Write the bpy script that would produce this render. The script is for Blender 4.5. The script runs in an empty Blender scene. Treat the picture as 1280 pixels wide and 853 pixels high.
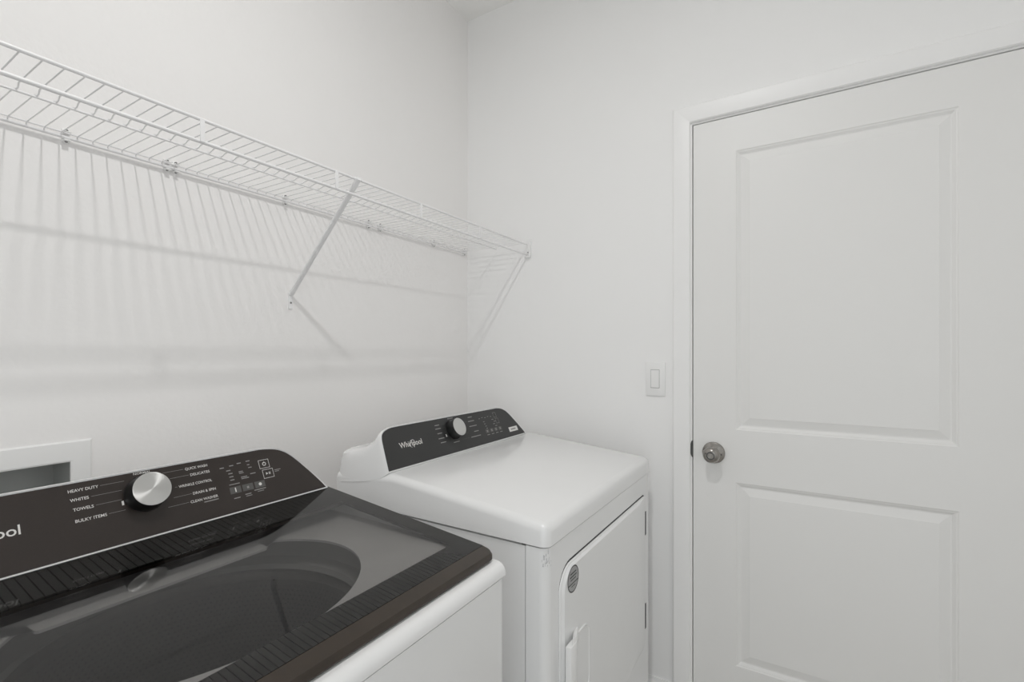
import bpy, bmesh, math, random
from mathutils import Vector, Matrix
random.seed(7)
SC = bpy.context.scene
COL = SC.collection

# ------------------------------------------------------------------ camera, world, exposure
CAM_H = 1.28
cam = bpy.data.cameras.new('camera')
cam.sensor_width = 36.0
cam.lens = 600.0 / 1280.0 * 36.0
cam.shift_y = 13.5 / 1280.0
cam.clip_start = 0.02
camo = bpy.data.objects.new('camera', cam)
COL.objects.link(camo)
camo.location = (0, 0, CAM_H)
camo.rotation_euler = (math.radians(90), 0, math.atan(368 / 600.0) - math.radians(90))
SC.camera = camo

WORLD_STRENGTH = 1.6
LAMP_STRENGTH = 590.0
world = bpy.data.worlds.new('world')
SC.world = world
world.use_nodes = True
bg = world.node_tree.nodes['Background']
bg.inputs[0].default_value = (0.92, 0.97, 1.0, 1)
bg.inputs[1].default_value = WORLD_STRENGTH
SC.view_settings.view_transform = 'Standard'
SC.view_settings.look = 'None'
SC.view_settings.gamma = 1.0
SC.view_settings.use_curve_mapping = False
SC.view_settings.exposure = 0.1
LAMP_POS = (0.34, 0.27)
# sampling portal in the open doorway behind the photographer (gives off no light of its own)
pl = bpy.data.lights.new('doorway_portal', 'AREA')
pl.shape = 'RECTANGLE'
pl.size, pl.size_y = 2.06, 1.0
pl.cycles.is_portal = True
po = bpy.data.objects.new('doorway_portal', pl)
COL.objects.link(po)
po.location = (-1.30, -0.38, 1.03)
po.rotation_euler = (0, math.radians(-90), 0)
SC.cycles.use_adaptive_sampling = False
SC.cycles.use_light_tree = False
SC.cycles.diffuse_bounces = 10
SC.cycles.max_bounces = 12


# ------------------------------------------------------------------ materials
def newmat(name):
    m = bpy.data.materials.new(name)
    m.use_nodes = True
    nt = m.node_tree
    b = nt.nodes['Principled BSDF']
    return m, nt, b


def pmat(name, col, rough=0.5, metal=0.0, spec=0.5, coat=0.0, noise=0.0, nscale=30.0, bump=0.0, bscale=200.0, bdist=0.001):
    m, nt, b = newmat(name)
    b.inputs['Base Color'].default_value = (*col, 1)
    b.inputs['Roughness'].default_value = rough
    b.inputs['Metallic'].default_value = metal
    b.inputs['Specular IOR Level'].default_value = spec
    b.inputs['Coat Weight'].default_value = coat
    b.inputs['Coat Roughness'].default_value = 0.08
    tc = nt.nodes.new('ShaderNodeTexCoord')
    if noise > 0:
        n = nt.nodes.new('ShaderNodeTexNoise')
        n.inputs['Scale'].default_value = nscale
        n.inputs['Detail'].default_value = 4
        nt.links.new(tc.outputs['Object'], n.inputs['Vector'])
        r = nt.nodes.new('ShaderNodeValToRGB')
        r.color_ramp.elements[0].position = 0.3
        r.color_ramp.elements[1].position = 0.7
        r.color_ramp.elements[0].color = (*[c * (1 - noise) for c in col], 1)
        r.color_ramp.elements[1].color = (*[min(1, c * (1 + noise)) for c in col], 1)
        nt.links.new(n.outputs['Fac'], r.inputs['Fac'])
        nt.links.new(r.outputs['Color'], b.inputs['Base Color'])
    if bump > 0:
        n = nt.nodes.new('ShaderNodeTexNoise')
        n.inputs['Scale'].default_value = bscale
        n.inputs['Detail'].default_value = 3
        nt.links.new(tc.outputs['Object'], n.inputs['Vector'])
        bp = nt.nodes.new('ShaderNodeBump')
        bp.inputs['Strength'].default_value = bump
        bp.inputs['Distance'].default_value = bdist
        nt.links.new(n.outputs['Fac'], bp.inputs['Height'])
        nt.links.new(bp.outputs['Normal'], b.inputs['Normal'])
    return m


M = {}
M['wall'] = pmat('wall_paint', (0.900, 0.887, 0.879), 0.75, spec=0.25, noise=0.006, nscale=3, bump=0.35, bscale=95, bdist=0.0016)
M['wall2'] = pmat('wall_paint_smooth', (0.905, 0.903, 0.899), 0.75, spec=0.25, noise=0.006, nscale=3, bump=0.10, bscale=80, bdist=0.0012)
M['ceil'] = pmat('ceiling_paint', (0.905, 0.90, 0.885), 0.85, spec=0.2, bump=0.25, bscale=70, bdist=0.002)
M['floor'] = pmat('floor_vinyl', (0.52, 0.50, 0.47), 0.4, noise=0.12, nscale=6)
M['door'] = pmat('door_paint', (0.84, 0.836, 0.825), 0.42, spec=0.4, bump=0.05, bscale=60, bdist=0.0008)
M['trim'] = pmat('trim_paint', (0.90, 0.898, 0.894), 0.38, spec=0.45, noise=0.005, nscale=5)
M['enamel'] = pmat('white_enamel', (0.85, 0.852, 0.852), 0.22, spec=0.5, coat=0.3, noise=0.006, nscale=4)
M['plastic'] = pmat('white_plastic', (0.87, 0.87, 0.865), 0.33, spec=0.5, noise=0.006, nscale=8)
M['wirecoat'] = pmat('white_vinyl_coating', (0.86, 0.855, 0.86), 0.32, spec=0.5, noise=0.01, nscale=40)
M['gap'] = pmat('dark_gap', (0.03, 0.03, 0.032), 0.8, noise=0.05)
M['screw'] = pmat('zinc_screw', (0.22, 0.22, 0.22), 0.45, metal=0.7, noise=0.05)
M['nickel'] = pmat('brushed_nickel', (0.34, 0.325, 0.305), 0.24, metal=1.0, noise=0.05, nscale=60)
M['nickel_dark'] = pmat('dark_nickel', (0.10, 0.10, 0.10), 0.35, metal=0.9, noise=0.05)
M['boxgrey'] = pmat('grey_box_plastic', (0.36, 0.37, 0.36), 0.5, noise=0.05, nscale=12)
M['panel_w'] = pmat('washer_console_brown', (0.028, 0.0205, 0.0175), 0.28, spec=0.5, noise=0.08, nscale=500)
M['panel_d'] = pmat('dryer_console_charcoal', (0.030, 0.030, 0.030), 0.35, spec=0.45, noise=0.06, nscale=500)
M['knob_black'] = pmat('black_knob_plastic', (0.012, 0.012, 0.012), 0.28, noise=0.05)
M['print'] = pmat('white_print', (0.75, 0.74, 0.72), 0.5, noise=0.01)
M['print_dim'] = pmat('grey_print', (0.30, 0.295, 0.285), 0.5, noise=0.02)
M['print_faint'] = pmat('dim_grey_print', (0.10, 0.098, 0.094), 0.4, noise=0.02)
M['silver_sticker'] = pmat('silver_sticker', (0.42, 0.42, 0.42), 0.35, metal=0.3, noise=0.03)
M['ink'] = pmat('dark_ink', (0.05, 0.05, 0.05), 0.5, noise=0.02)
M['frame'] = pmat('lid_frame_brown', (0.037, 0.027, 0.0195), 0.30, spec=0.5, noise=0.12, nscale=30)
M['basket'] = pmat('basket_steel', (0.19, 0.18, 0.165), 0.38, metal=0.75, noise=0.10, nscale=150)
M['tubring'] = pmat('tub_ring_grey', (0.35, 0.35, 0.34), 0.4, noise=0.03)
M['border'] = pmat('plain_glass_border', (0.026, 0.0255, 0.0245), 0.08, spec=0.18, noise=0.03)
M['scuff'] = pmat('grey_scuff', (0.58, 0.58, 0.59), 0.6, noise=0.3, nscale=300)


def knob_cap_mat():
    m, nt, b = newmat('spun_aluminium')
    b.inputs['Base Color'].default_value = (0.66, 0.66, 0.65, 1)
    b.inputs['Metallic'].default_value = 1.0
    b.inputs['Roughness'].default_value = 0.34
    b.inputs['Anisotropic'].default_value = 0.85
    t = nt.nodes.new('ShaderNodeTangent')
    t.direction_type = 'RADIAL'
    t.axis = 'Z'
    nt.links.new(t.outputs['Tangent'], b.inputs['Tangent'])
    # fine concentric turning grooves
    tc = nt.nodes.new('ShaderNodeTexCoord')
    w = nt.nodes.new('ShaderNodeTexWave')
    w.wave_type = 'RINGS'
    w.rings_direction = 'Z'
    w.inputs['Scale'].default_value = 300
    nt.links.new(tc.outputs['Object'], w.inputs['Vector'])
    bp = nt.nodes.new('ShaderNodeBump')
    bp.inputs['Strength'].default_value = 0.05
    bp.inputs['Distance'].default_value = 0.0003
    nt.links.new(w.outputs['Fac'], bp.inputs['Height'])
    nt.links.new(bp.outputs['Normal'], b.inputs['Normal'])
    return m


def stripe_mat(period):
    """dark printed glass border with thin black rules across it (flat print)"""
    m, nt, b = newmat('printed_glass_border')
    tc = nt.nodes.new('ShaderNodeTexCoord')
    sx = nt.nodes.new('ShaderNodeSeparateXYZ')
    nt.links.new(tc.outputs['Object'], sx.inputs[0])
    mul = nt.nodes.new('ShaderNodeMath'); mul.operation = 'MULTIPLY'; mul.inputs[1].default_value = 1 / period
    nt.links.new(sx.outputs['X'], mul.inputs[0])
    fr = nt.nodes.new('ShaderNodeMath'); fr.operation = 'FRACT'
    nt.links.new(mul.outputs[0], fr.inputs[0])
    lt = nt.nodes.new('ShaderNodeMath'); lt.operation = 'LESS_THAN'; lt.inputs[1].default_value = 0.14
    nt.links.new(fr.outputs[0], lt.inputs[0])
    mix = nt.nodes.new('ShaderNodeMix'); mix.data_type = 'RGBA'
    nt.links.new(lt.outputs[0], mix.inputs['Factor'])
    mix.inputs['A'].default_value = (0.026, 0.0255, 0.0245, 1)
    mix.inputs['B'].default_value = (0.006, 0.006, 0.006, 1)
    nt.links.new(mix.outputs['Result'], b.inputs['Base Color'])
    b.inputs['Roughness'].default_value = 0.06
    b.inputs['Specular IOR Level'].default_value = 0.2
    return m


def glass_mat():
    m = bpy.data.materials.new('smoked_glass')
    m.use_nodes = True
    nt = m.node_tree
    nt.nodes.clear()
    o = nt.nodes.new('ShaderNodeOutputMaterial')
    mx = nt.nodes.new('ShaderNodeMixShader')
    fr = nt.nodes.new('ShaderNodeFresnel'); fr.inputs['IOR'].default_value = 1.52
    ge = nt.nodes.new('ShaderNodeNewGeometry')
    inv = nt.nodes.new('ShaderNodeMath'); inv.operation = 'SUBTRACT'; inv.inputs[0].default_value = 1.0
    mu = nt.nodes.new('ShaderNodeMath'); mu.operation = 'MULTIPLY'
    nt.links.new(ge.outputs['Backfacing'], inv.inputs[1])
    nt.links.new(fr.outputs[0], mu.inputs[0])
    nt.links.new(inv.outputs[0], mu.inputs[1])
    tr = nt.nodes.new('ShaderNodeBsdfTransparent'); tr.inputs['Color'].default_value = (0.69, 0.685, 0.68, 1)
    gl = nt.nodes.new('ShaderNodeBsdfGlossy'); gl.inputs['Roughness'].default_value = 0.015
    n = nt.nodes.new('ShaderNodeTexNoise'); n.inputs['Scale'].default_value = 9
    mr = nt.nodes.new('ShaderNodeMapRange')
    mr.inputs['To Min'].default_value = 0.012; mr.inputs['To Max'].default_value = 0.03
    tc = nt.nodes.new('ShaderNodeTexCoord')
    nt.links.new(tc.outputs['Object'], n.inputs['Vector'])
    nt.links.new(n.outputs['Fac'], mr.inputs['Value'])
    nt.links.new(mr.outputs['Result'], gl.inputs['Roughness'])
    nt.links.new(mu.outputs[0], mx.inputs[0])
    nt.links.new(tr.outputs[0], mx.inputs[1])
    nt.links.new(gl.outputs[0], mx.inputs[2])
    nt.links.new(mx.outputs[0], o.inputs['Surface'])
    return m


def emit_mat():
    m, nt, b = newmat('lamp_lens')
    b.inputs['Base Color'].default_value = (0.9, 0.9, 0.9, 1)
    b.inputs['Emission Color'].default_value = (1.0, 0.99, 0.975, 1)
    b.inputs['Emission Strength'].default_value = LAMP_STRENGTH
    return m


M['cap'] = knob_cap_mat()
M['stripe'] = stripe_mat(0.0086)
M['stripe_rear'] = stripe_mat(0.0112)
M['glass'] = glass_mat()
M['emit'] = emit_mat()


# ------------------------------------------------------------------ helpers
def tag(o, label=None, cat=None, group=None, kind=None):
    if label: o['label'] = label
    if cat: o['category'] = cat
    if group: o['group'] = group
    if kind: o['kind'] = kind
    return o


def empty(name, loc):
    o = bpy.data.objects.new(name, None)
    o.empty_display_size = 0.05
    COL.objects.link(o)
    o.location = loc
    return o


def setparent(o, p):
    if p is not None:
        o.parent = p
        mw = Matrix.Identity(4)
        q = p
        chain = []
        while q is not None:
            chain.append(q)
            q = q.parent
        for q in reversed(chain):
            mw = mw @ q.matrix_parent_inverse @ q.matrix_basis
        o.matrix_parent_inverse = mw.inverted()


def link(name, me, mat, parent=None, smooth=False):
    if mat is not None and len(me.materials) == 0:
        me.materials.append(M[mat])
    if smooth:
        for p in me.polygons:
            p.use_smooth = True
    o = bpy.data.objects.new(name, me)
    COL.objects.link(o)
    setparent(o, parent)
    return o


def frombm(name, bm, mat, parent=None, smooth=False, angle=None):
    bmesh.ops.recalc_face_normals(bm, faces=bm.faces[:])
    me = bpy.data.meshes.new(name)
    bm.to_mesh(me)
    bm.free()
    o = link(name, me, mat, parent, smooth or angle is not None)
    if angle is not None:
        me.set_sharp_from_angle(angle=math.radians(angle))
    return o


def bm_box(bm, x0, x1, y0, y1, z0, z1, bevel=0.0, seg=2):
    vs = [bm.verts.new(p) for p in ((x0, y0, z0), (x1, y0, z0), (x1, y1, z0), (x0, y1, z0), (x0, y0, z1), (x1, y0, z1), (x1, y1, z1), (x0, y1, z1))]
    fs = [bm.faces.new([vs[i] for i in f]) for f in ((0, 3, 2, 1), (4, 5, 6, 7), (0, 1, 5, 4), (1, 2, 6, 5), (2, 3, 7, 6), (3, 0, 4, 7))]
    if bevel > 0:
        es = list({e for f in fs for e in f.edges})
        bmesh.ops.bevel(bm, geom=es, offset=bevel, segments=seg, profile=0.5, affect='EDGES')


def box(name, x0, x1, y0, y1, z0, z1, mat, parent=None, bevel=0.0, seg=2):
    bm = bmesh.new()
    bm_box(bm, x0, x1, y0, y1, z0, z1, bevel, seg)
    return frombm(name, bm, mat, parent, angle=40 if bevel > 0 else None)


def boxes(name, lst, mat, parent=None):
    bm = bmesh.new()
    for b in lst:
        bm_box(bm, *b)
    return frombm(name, bm, mat, parent)


def bm_prism(bm, pts, f0, f1):
    """pts 2-D polygon; f0, f1 map (a, b) to 3-D for the two ends"""
    a = [bm.verts.new(f0(*p)) for p in pts]
    b = [bm.verts.new(f1(*p)) for p in pts]
    n = len(pts)
    fa = bm.faces.new(a)
    fb = bm.faces.new(list(reversed(b)))
    sides = []
    for i in range(n):
        sides.append(bm.faces.new((a[i], b[i], b[(i + 1) % n], a[(i + 1) % n])))
    return fa, fb, sides, a, b


def bm_tube(bm, pts, r, seg=8, sq=1.0):
    pts = [Vector(p) for p in pts]
    rings = []
    for i, p in enumerate(pts):
        if i == 0: d = pts[1] - p
        elif i == len(pts) - 1: d = p - pts[i - 1]
        else: d = (pts[i + 1] - p).normalized() + (p - pts[i - 1]).normalized()
        d.normalize()
        up = Vector((0, 0, 1)) if abs(d.z) < 0.9 else Vector((1, 0, 0))
        a = d.cross(up).normalized()
        b = a.cross(d).normalized()
        rings.append([bm.verts.new(p + a * math.cos(t) * r + b * math.sin(t) * r * sq) for t in [2 * math.pi * k / seg for k in range(seg)]])
    for i in range(len(rings) - 1):
        for k in range(seg):
            bm.faces.new((rings[i][k], rings[i][(k + 1) % seg], rings[i + 1][(k + 1) % seg], rings[i + 1][k]))
    bm.faces.new(rings[0])
    bm.faces.new(list(reversed(rings[-1])))


def tube(name, pts, r, mat, parent=None, seg=8, sq=1.0):
    bm = bmesh.new()
    bm_tube(bm, pts, r, seg, sq)
    return frombm(name, bm, mat, parent, angle=50)


def frame_matrix(origin, ux, uy):
    ux = Vector(ux).normalized(); uy = Vector(uy).normalized(); uz = ux.cross(uy)
    m = Matrix.Identity(4)
    for i in range(3):
        m[i][0], m[i][1], m[i][2], m[i][3] = ux[i], uy[i], uz[i], origin[i]
    return m


def lathe(name, prof, origin, ux, uy, mat, parent=None, seg=48, angle=35):
    """profile (r, h) turned about the local z = ux x uy through origin"""
    bm = bmesh.new()
    rings = []
    for r, h in prof:
        if r < 1e-6:
            rings.append([bm.verts.new((0, 0, h))])
        else:
            rings.append([bm.verts.new((r * math.cos(2 * math.pi * k / seg), r * math.sin(2 * math.pi * k / seg), h)) for k in range(seg)])
    for i in range(len(rings) - 1):
        A, B = rings[i], rings[i + 1]
        for k in range(seg):
            k2 = (k + 1) % seg
            if len(A) == 1 and len(B) == 1: continue
            if len(A) == 1: bm.faces.new((A[0], B[k], B[k2]))
            elif len(B) == 1: bm.faces.new((A[k], A[k2], B[0]))
            else: bm.faces.new((A[k], A[k2], B[k2], B[k]))
    bmesh.ops.recalc_face_normals(bm, faces=bm.faces[:])
    me = bpy.data.meshes.new(name)
    bm.to_mesh(me); bm.free()
    o = link(name, me, mat, None, True)
    me.set_sharp_from_angle(angle=math.radians(angle))
    o.matrix_basis = frame_matrix(origin, ux, uy)
    setparent(o, parent)
    return o


def arc(cx, cy, r, a0, a1, n, ry=None):
    ry = r if ry is None else ry
    return [(cx + r * math.cos(math.radians(a0 + (a1 - a0) * i / n)), cy + ry * math.sin(math.radians(a0 + (a1 - a0) * i / n))) for i in range(n + 1)]


def rrect(x0, x1, y0, y1, rad, n=6):
    """rad: (bottom-left, bottom-right, top-right, top-left)"""
    if not isinstance(rad, (tuple, list)): rad = (rad,) * 4
    p = []
    p += arc(x0 + rad[0], y0 + rad[0], rad[0], 180, 270, n)
    p += arc(x1 - rad[1], y0 + rad[1], rad[1], 270, 360, n)
    p += arc(x1 - rad[2], y1 - rad[2], rad[2], 0, 90, n)
    p += arc(x0 + rad[3], y1 - rad[3], rad[3], 90, 180, n)
    return p


def loft(name, sections, mat, parent=None, cap0=True, cap1=True, angle=35):
    bm = bmesh.new()
    R = [[bm.verts.new(p) for p in s] for s in sections]
    n = len(R[0])
    for i in range(len(R) - 1):
        for k in range(n):
            bm.faces.new((R[i][k], R[i][(k + 1) % n], R[i + 1][(k + 1) % n], R[i + 1][k]))
    if cap0: bm.faces.new(list(reversed(R[0])))
    if cap1: bm.faces.new(R[-1])
    return frombm(name, bm, mat, parent, angle=angle)


class Plane:
    """tilted console plane: u along world x, v up the slope, d out of it"""
    def __init__(s, y0, z0, y1, z1):
        L = math.hypot(y1 - y0, z1 - z0)
        s.y0, s.z0 = y0, z0
        s.c, s.s = (y1 - y0) / L, (z1 - z0) / L

    def p(s, u, v, d=0.0):
        return (u, s.y0 + s.c * v - s.s * d, s.z0 + s.s * v + s.c * d)

    ux = (1, 0, 0)

    @property
    def uv(s):
        return (0, s.c, s.s)


def text_mesh(body, bold=0.010):
    cu = bpy.data.curves.new('t', 'FONT')
    cu.body = body
    cu.size = 1.0
    cu.resolution_u = 3
    cu.offset = bold
    o = bpy.data.objects.new('t', cu)
    COL.objects.link(o)
    dg = bpy.context.evaluated_depsgraph_get()
    me = bpy.data.meshes.new_from_object(o.evaluated_get(dg))
    bpy.data.objects.remove(o)
    bpy.data.curves.remove(cu)
    me.materials.clear()
    return me


def lettering(name, body, frame, u0, u1, v0, cap, mat, parent, d=0.0006):
    """flat print fitted between u0 and u1 with the given capital height"""
    me = text_mesh(body)
    xs = [v.co.x for v in me.vertices]
    x0, x1 = min(xs), max(xs)
    for v in me.vertices:
        v.co = Vector(frame.p(u0 + (v.co.x - x0) / (x1 - x0) * (u1 - u0), v0 + v.co.y / 0.70 * cap, d))
    return link(name, me, mat, parent)


def bars(name, frame, lst, mat, parent, d=0.0006):
    """small flat printed bars (u0, u1, v0, v1), each an object of its own"""
    for u0, u1, v0, v1 in lst:
        o = flat_poly(name, [frame.p(*q, d) for q in ((u0, v0), (u1, v0), (u1, v1), (u0, v1))], mat, parent)
    return o


def key_frame(frame, u0, u1, v0, v1, t, mat, parent, d=0.0006):
    bm = bmesh.new()
    A = [bm.verts.new(frame.p(*q, d)) for q in ((u0, v0), (u1, v0), (u1, v1), (u0, v1))]
    B = [bm.verts.new(frame.p(*q, d)) for q in ((u0 + t, v0 + t), (u1 - t, v0 + t), (u1 - t, v1 - t), (u0 + t, v1 - t))]
    for k in range(4):
        bm.faces.new((A[k], A[(k + 1) % 4], B[(k + 1) % 4], B[k]))
    me = bpy.data.meshes.new('key_frame')
    bm.to_mesh(me); bm.free()
    return link('key_frame', me, mat, parent)


def flat_poly(name, pts3, mat, parent):
    bm = bmesh.new()
    bm.faces.new([bm.verts.new(p) for p in pts3])
    me = bpy.data.meshes.new(name)
    bm.to_mesh(me); bm.free()
    return link(name, me, mat, parent)


# ------------------------------------------------------------------ room shell
XR, YL, XB, YF, ZC = 1.70, 1.272, -1.30, -0.95, 2.735
T = 0.12
box('floor', XB - T, XR + T, YF - T, YL + T, -0.1, 0.0, 'floor')['kind'] = 'structure'
box('ceiling', XB - T, XR + T, YF - T, YL + T, ZC, ZC + 0.1, 'ceil')['kind'] = 'structure'

# wall with the wire shelf: an opening is left for the recessed outlet box
BX0, BX1, BZ0, BZ1 = 0.095, 0.362, 0.900, 1.0585
boxes('wall_left', [(XB - 0.06, BX0, YL, YL + T, 0, ZC + 0.03), (BX1, XR + 0.06, YL, YL + T, 0, ZC + 0.03), (BX0, BX1, YL, YL + T, 0, BZ0), (BX0, BX1, YL, YL + T, BZ1, ZC)], 'wall')['kind'] = 'structure'

# wall with the door
DY0, DY1, DZ = -0.4775, 0.3255, 2.043          # door leaf
JY0, JY1, JZ = DY0 - 0.003, DY1 + 0.003, DZ + 0.003
RO = 0.02
boxes('wall_right', [(XR, XR + T, JY1 + RO, YL + T, 0, ZC + 0.03), (XR, XR + T, YF - T, JY0 - RO, 0, ZC), (XR, XR + T, JY0 - RO, JY1 + RO, JZ + RO, ZC)], 'wall2')['kind'] = 'structure'
box('wall_front', XB - T, XR, YF - T, YF, 0, ZC, 'wall2')['kind'] = 'structure'
# wall behind the photographer with the open doorway that lets daylight in
OY0, OY1, OZ = -0.88, 0.12, 2.06
boxes('wall_back', [(XB - T, XB, OY1, YL + T, 0, ZC), (XB - T, XB, YF, OY0, 0, ZC), (XB - T, XB, OY0, OY1, OZ, ZC)], 'wall2')['kind'] = 'structure'

# baseboards
def baseboard(name, f0, f1):
    bm = bmesh.new()
    prof = [(0, 0), (0.014, 0), (0.014, 0.105), (0.011, 0.118), (0.006, 0.128), (0.004, 0.140), (0, 0.140)]
    bm_prism(bm, prof, f0, f1)
    o = frombm(name, bm, 'trim')
    o['kind'] = 'structure'
    return o


CW = 0.0575
CI = 0.005
CY1 = JY1 + CI
CY0 = JY0 - CI
baseboard('baseboard_right', lambda d, z: (XR - d, CY1 + CW, z), lambda d, z: (XR - d, YL, z))
baseboard('baseboard_left', lambda d, z: (XB, YL - d, z), lambda d, z: (XR - 0.014, YL - d, z))
baseboard('baseboard_front', lambda d, z: (XB, YF + d, z), lambda d, z: (XR, YF + d, z))

# door casing and jamb
trim = tag(empty('trim_1', (XR, 0, 0)), kind='structure')
CZ = JZ + CI
cprof = [(0.0, 0.0), (0.0, 0.009), (0.003, 0.0125), (0.010, 0.0135), (0.040, 0.016), (0.052, 0.016), (0.0560, 0.0135), (CW, 0.008), (CW, 0.0)]   # (across from door side, thickness)
for s, yy in ((1, CY1), (-1, CY0)):
    bm = bmesh.new()
    bm_prism(bm, cprof, lambda a, t: (XR - t, yy + s * a, 0.0), lambda a, t: (XR - t, yy + s * a, CZ + a))
    frombm('casing_leg', bm, 'trim', trim, angle=25)
bm = bmesh.new()
bm_prism(bm, cprof, lambda a, t: (XR - t, CY0 - a, CZ + a), lambda a, t: (XR - t, CY1 + a, CZ + a))
frombm('casing_head', bm, 'trim', trim, angle=25)
box('jamb', XR - 0.001, XR + T, JY1, JY1 + RO, 0, JZ, 'trim', trim)
box('jamb', XR - 0.001, XR + T, JY0 - RO, JY0, 0, JZ, 'trim', trim)
box('head_jamb', XR - 0.001, XR + T, JY0 - RO, JY1 + RO, JZ, JZ + RO, 'trim', trim)
box('door_stop', XR + 0.040, XR + 0.075, JY1 - 0.012, JY1, 0, JZ, 'trim', trim)
box('door_stop', XR + 0.040, XR + 0.075, JY0, JY0 + 0.012, 0, JZ, 'trim', trim)
box('door_stop', XR + 0.040, XR + 0.075, JY0, JY1, JZ - 0.012, JZ, 'trim', trim)
box('threshold', XR - 0.001, XR + T, JY0, JY1, 0.0, 0.010, 'nickel', trim)

# door leaf
door = tag(empty('door_1', (XR + 0.018, DY1, 0)), kind='structure')
def door_leaf():
    bm = bmesh.new()
    X = XR + 0.0015
    ys = [DY0, -0.345, 0.1945, DY1]
    zs = [0.012, 0.264, 0.857, 1.0272, 1.931, DZ]
    g = [[bm.verts.new((X, y, z)) for z in zs] for y in ys]
    holes = {(1, 1), (1, 3)}
    for i in range(3):
        for j in range(5):
            q = (g[i][j], g[i + 1][j], g[i + 1][j + 1], g[i][j + 1])
            if (i, j) not in holes:
                bm.faces.new(q)
                continue
            prev = list(q)
            y0, y1, z0, z1 = ys[1], ys[2], zs[j], zs[j + 1]
            for ins, dep in ((0.003, 0.0022), (0.006, 0.0030), (0.013, 0.0085), (0.0165, 0.0088), (0.039, 0.0028), (0.0400, 0.0022)):
                cur = [bm.verts.new((X + dep, y, z)) for y, z in ((y0 + ins, z0 + ins), (y1 - ins, z0 + ins), (y1 - ins, z1 - ins), (y0 + ins, z1 - ins))]
                for k in range(4):
                    bm.faces.new((prev[k], prev[(k + 1) % 4], cur[(k + 1) % 4], cur[k]))
                prev = cur
            bm.faces.new(prev)
    # edges and back
    b = {(i, j): bm.verts.new((X + 0.035, ys[i], zs[j])) for i in (0, 3) for j in (0, 5)}
    top = [g[i][5] for i in range(4)]
    bot = [g[i][0] for i in range(4)]
    bm.faces.new(top + [b[(3, 5)], b[(0, 5)]])
    bm.faces.new(bot + [b[(3, 0)], b[(0, 0)]])
    bm.faces.new(g[0] + [b[(0, 5)], b[(0, 0)]])
    bm.faces.new(g[3] + [b[(3, 5)], b[(3, 0)]])
    bm.faces.new((b[(0, 0)], b[(3, 0)], b[(3, 5)], b[(0, 5)]))
    return frombm('door_leaf', bm, 'door', door)
door_leaf()
# knob: local z points into the room (-x)
KY, KZ = 0.2613, 0.947
kx, ky = (0, -1, 0), (0, 0, 1)      # (0,-1,0) x (0,0,1) = (-1,0,0)
knob = lathe('door_knob', [(0.0, 0.0), (0.0350, 0.0), (0.0355, 0.003), (0.0340, 0.0065), (0.0260, 0.0105), (0.0175, 0.0125), (0.0135, 0.0155), (0.0125, 0.024),
                           (0.0145, 0.028), (0.0210, 0.033), (0.0255, 0.040), (0.0262, 0.047), (0.0245, 0.054), (0.0205, 0.0595), (0.0150, 0.0625), (0.0125, 0.0632), (0.0118, 0.0618), (0.0, 0.0618)],
             (XR + 0.0015, KY, KZ), kx, ky, 'nickel', door)
lathe('button_ring', [(0.0100, 0.0600), (0.0125, 0.0640), (0.0100, 0.0640)], (XR + 0.0015, KY, KZ), kx, ky, 'nickel_dark', knob, seg=28)
lathe('privacy_button', [(0.0090, 0.0610), (0.0090, 0.0660), (0.0080, 0.0672), (0.0, 0.0674)], (XR + 0.0015, KY, KZ), kx, ky, 'nickel', knob, seg=28)
box('button_slot', XR - 0.0660, XR - 0.0650, KY - 0.006, KY + 0.006, KZ - 0.0016, KZ + 0.0016, 'nickel', knob, 0.0004, 1)
box('pin_hole', XR - 0.0095, XR - 0.0075, KY - 0.0265, KY - 0.0225, KZ - 0.006, KZ + 0.0, 'nickel_dark', knob, 0.0005, 1)
# latch strike lip in the gap
bm = bmesh.new()
bm_prism(bm, arc(0, 0, 0.0090, -90, 90, 10, 0.029), lambda a, b: (XR - 0.0022, DY1 + 0.0006 + a, KZ + 0.006 + b), lambda a, b: (XR - 0.0008, DY1 + 0.0006 + a, KZ + 0.006 + b))
frombm('strike_plate', bm, 'nickel_dark', trim)

# ------------------------------------------------------------------ ceiling lamp (above the photographer, out of frame)
lamp = tag(empty('ceiling_light', (*LAMP_POS, ZC)), 'small round white flush ceiling light above the laundry room', 'light')
lathe('trim_ring', [(0.040, 0.0), (0.085, 0.0), (0.083, 0.010), (0.055, 0.018), (0.040, 0.016)], (*LAMP_POS, ZC), (1, 0, 0), (0, -1, 0), 'plastic', lamp)
lathe('lens', [(0.0, 0.0150), (0.040, 0.0150)], (*LAMP_POS, ZC), (1, 0, 0), (0, -1, 0), 'emit', lamp, seg=20)

# ------------------------------------------------------------------ light switch
sw = tag(empty('light_switch', (XR, 0.450, 1.185)), 'white rocker light switch on the wall beside the door casing', 'switch')
box('wall_plate', XR - 0.0060, XR + 0.0005, 0.4168, 0.4838, 1.1255, 1.2435, 'plastic', sw, 0.0025, 2)
box('rocker', XR - 0.0085, XR - 0.004, 0.4375, 0.4655, 1.1545, 1.2165, 'plastic', sw, 0.0008, 1)
box('rocker_gap', XR - 0.00625, XR - 0.005, 0.4363, 0.4667, 1.1530, 1.2180, 'boxgrey', sw)

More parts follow.
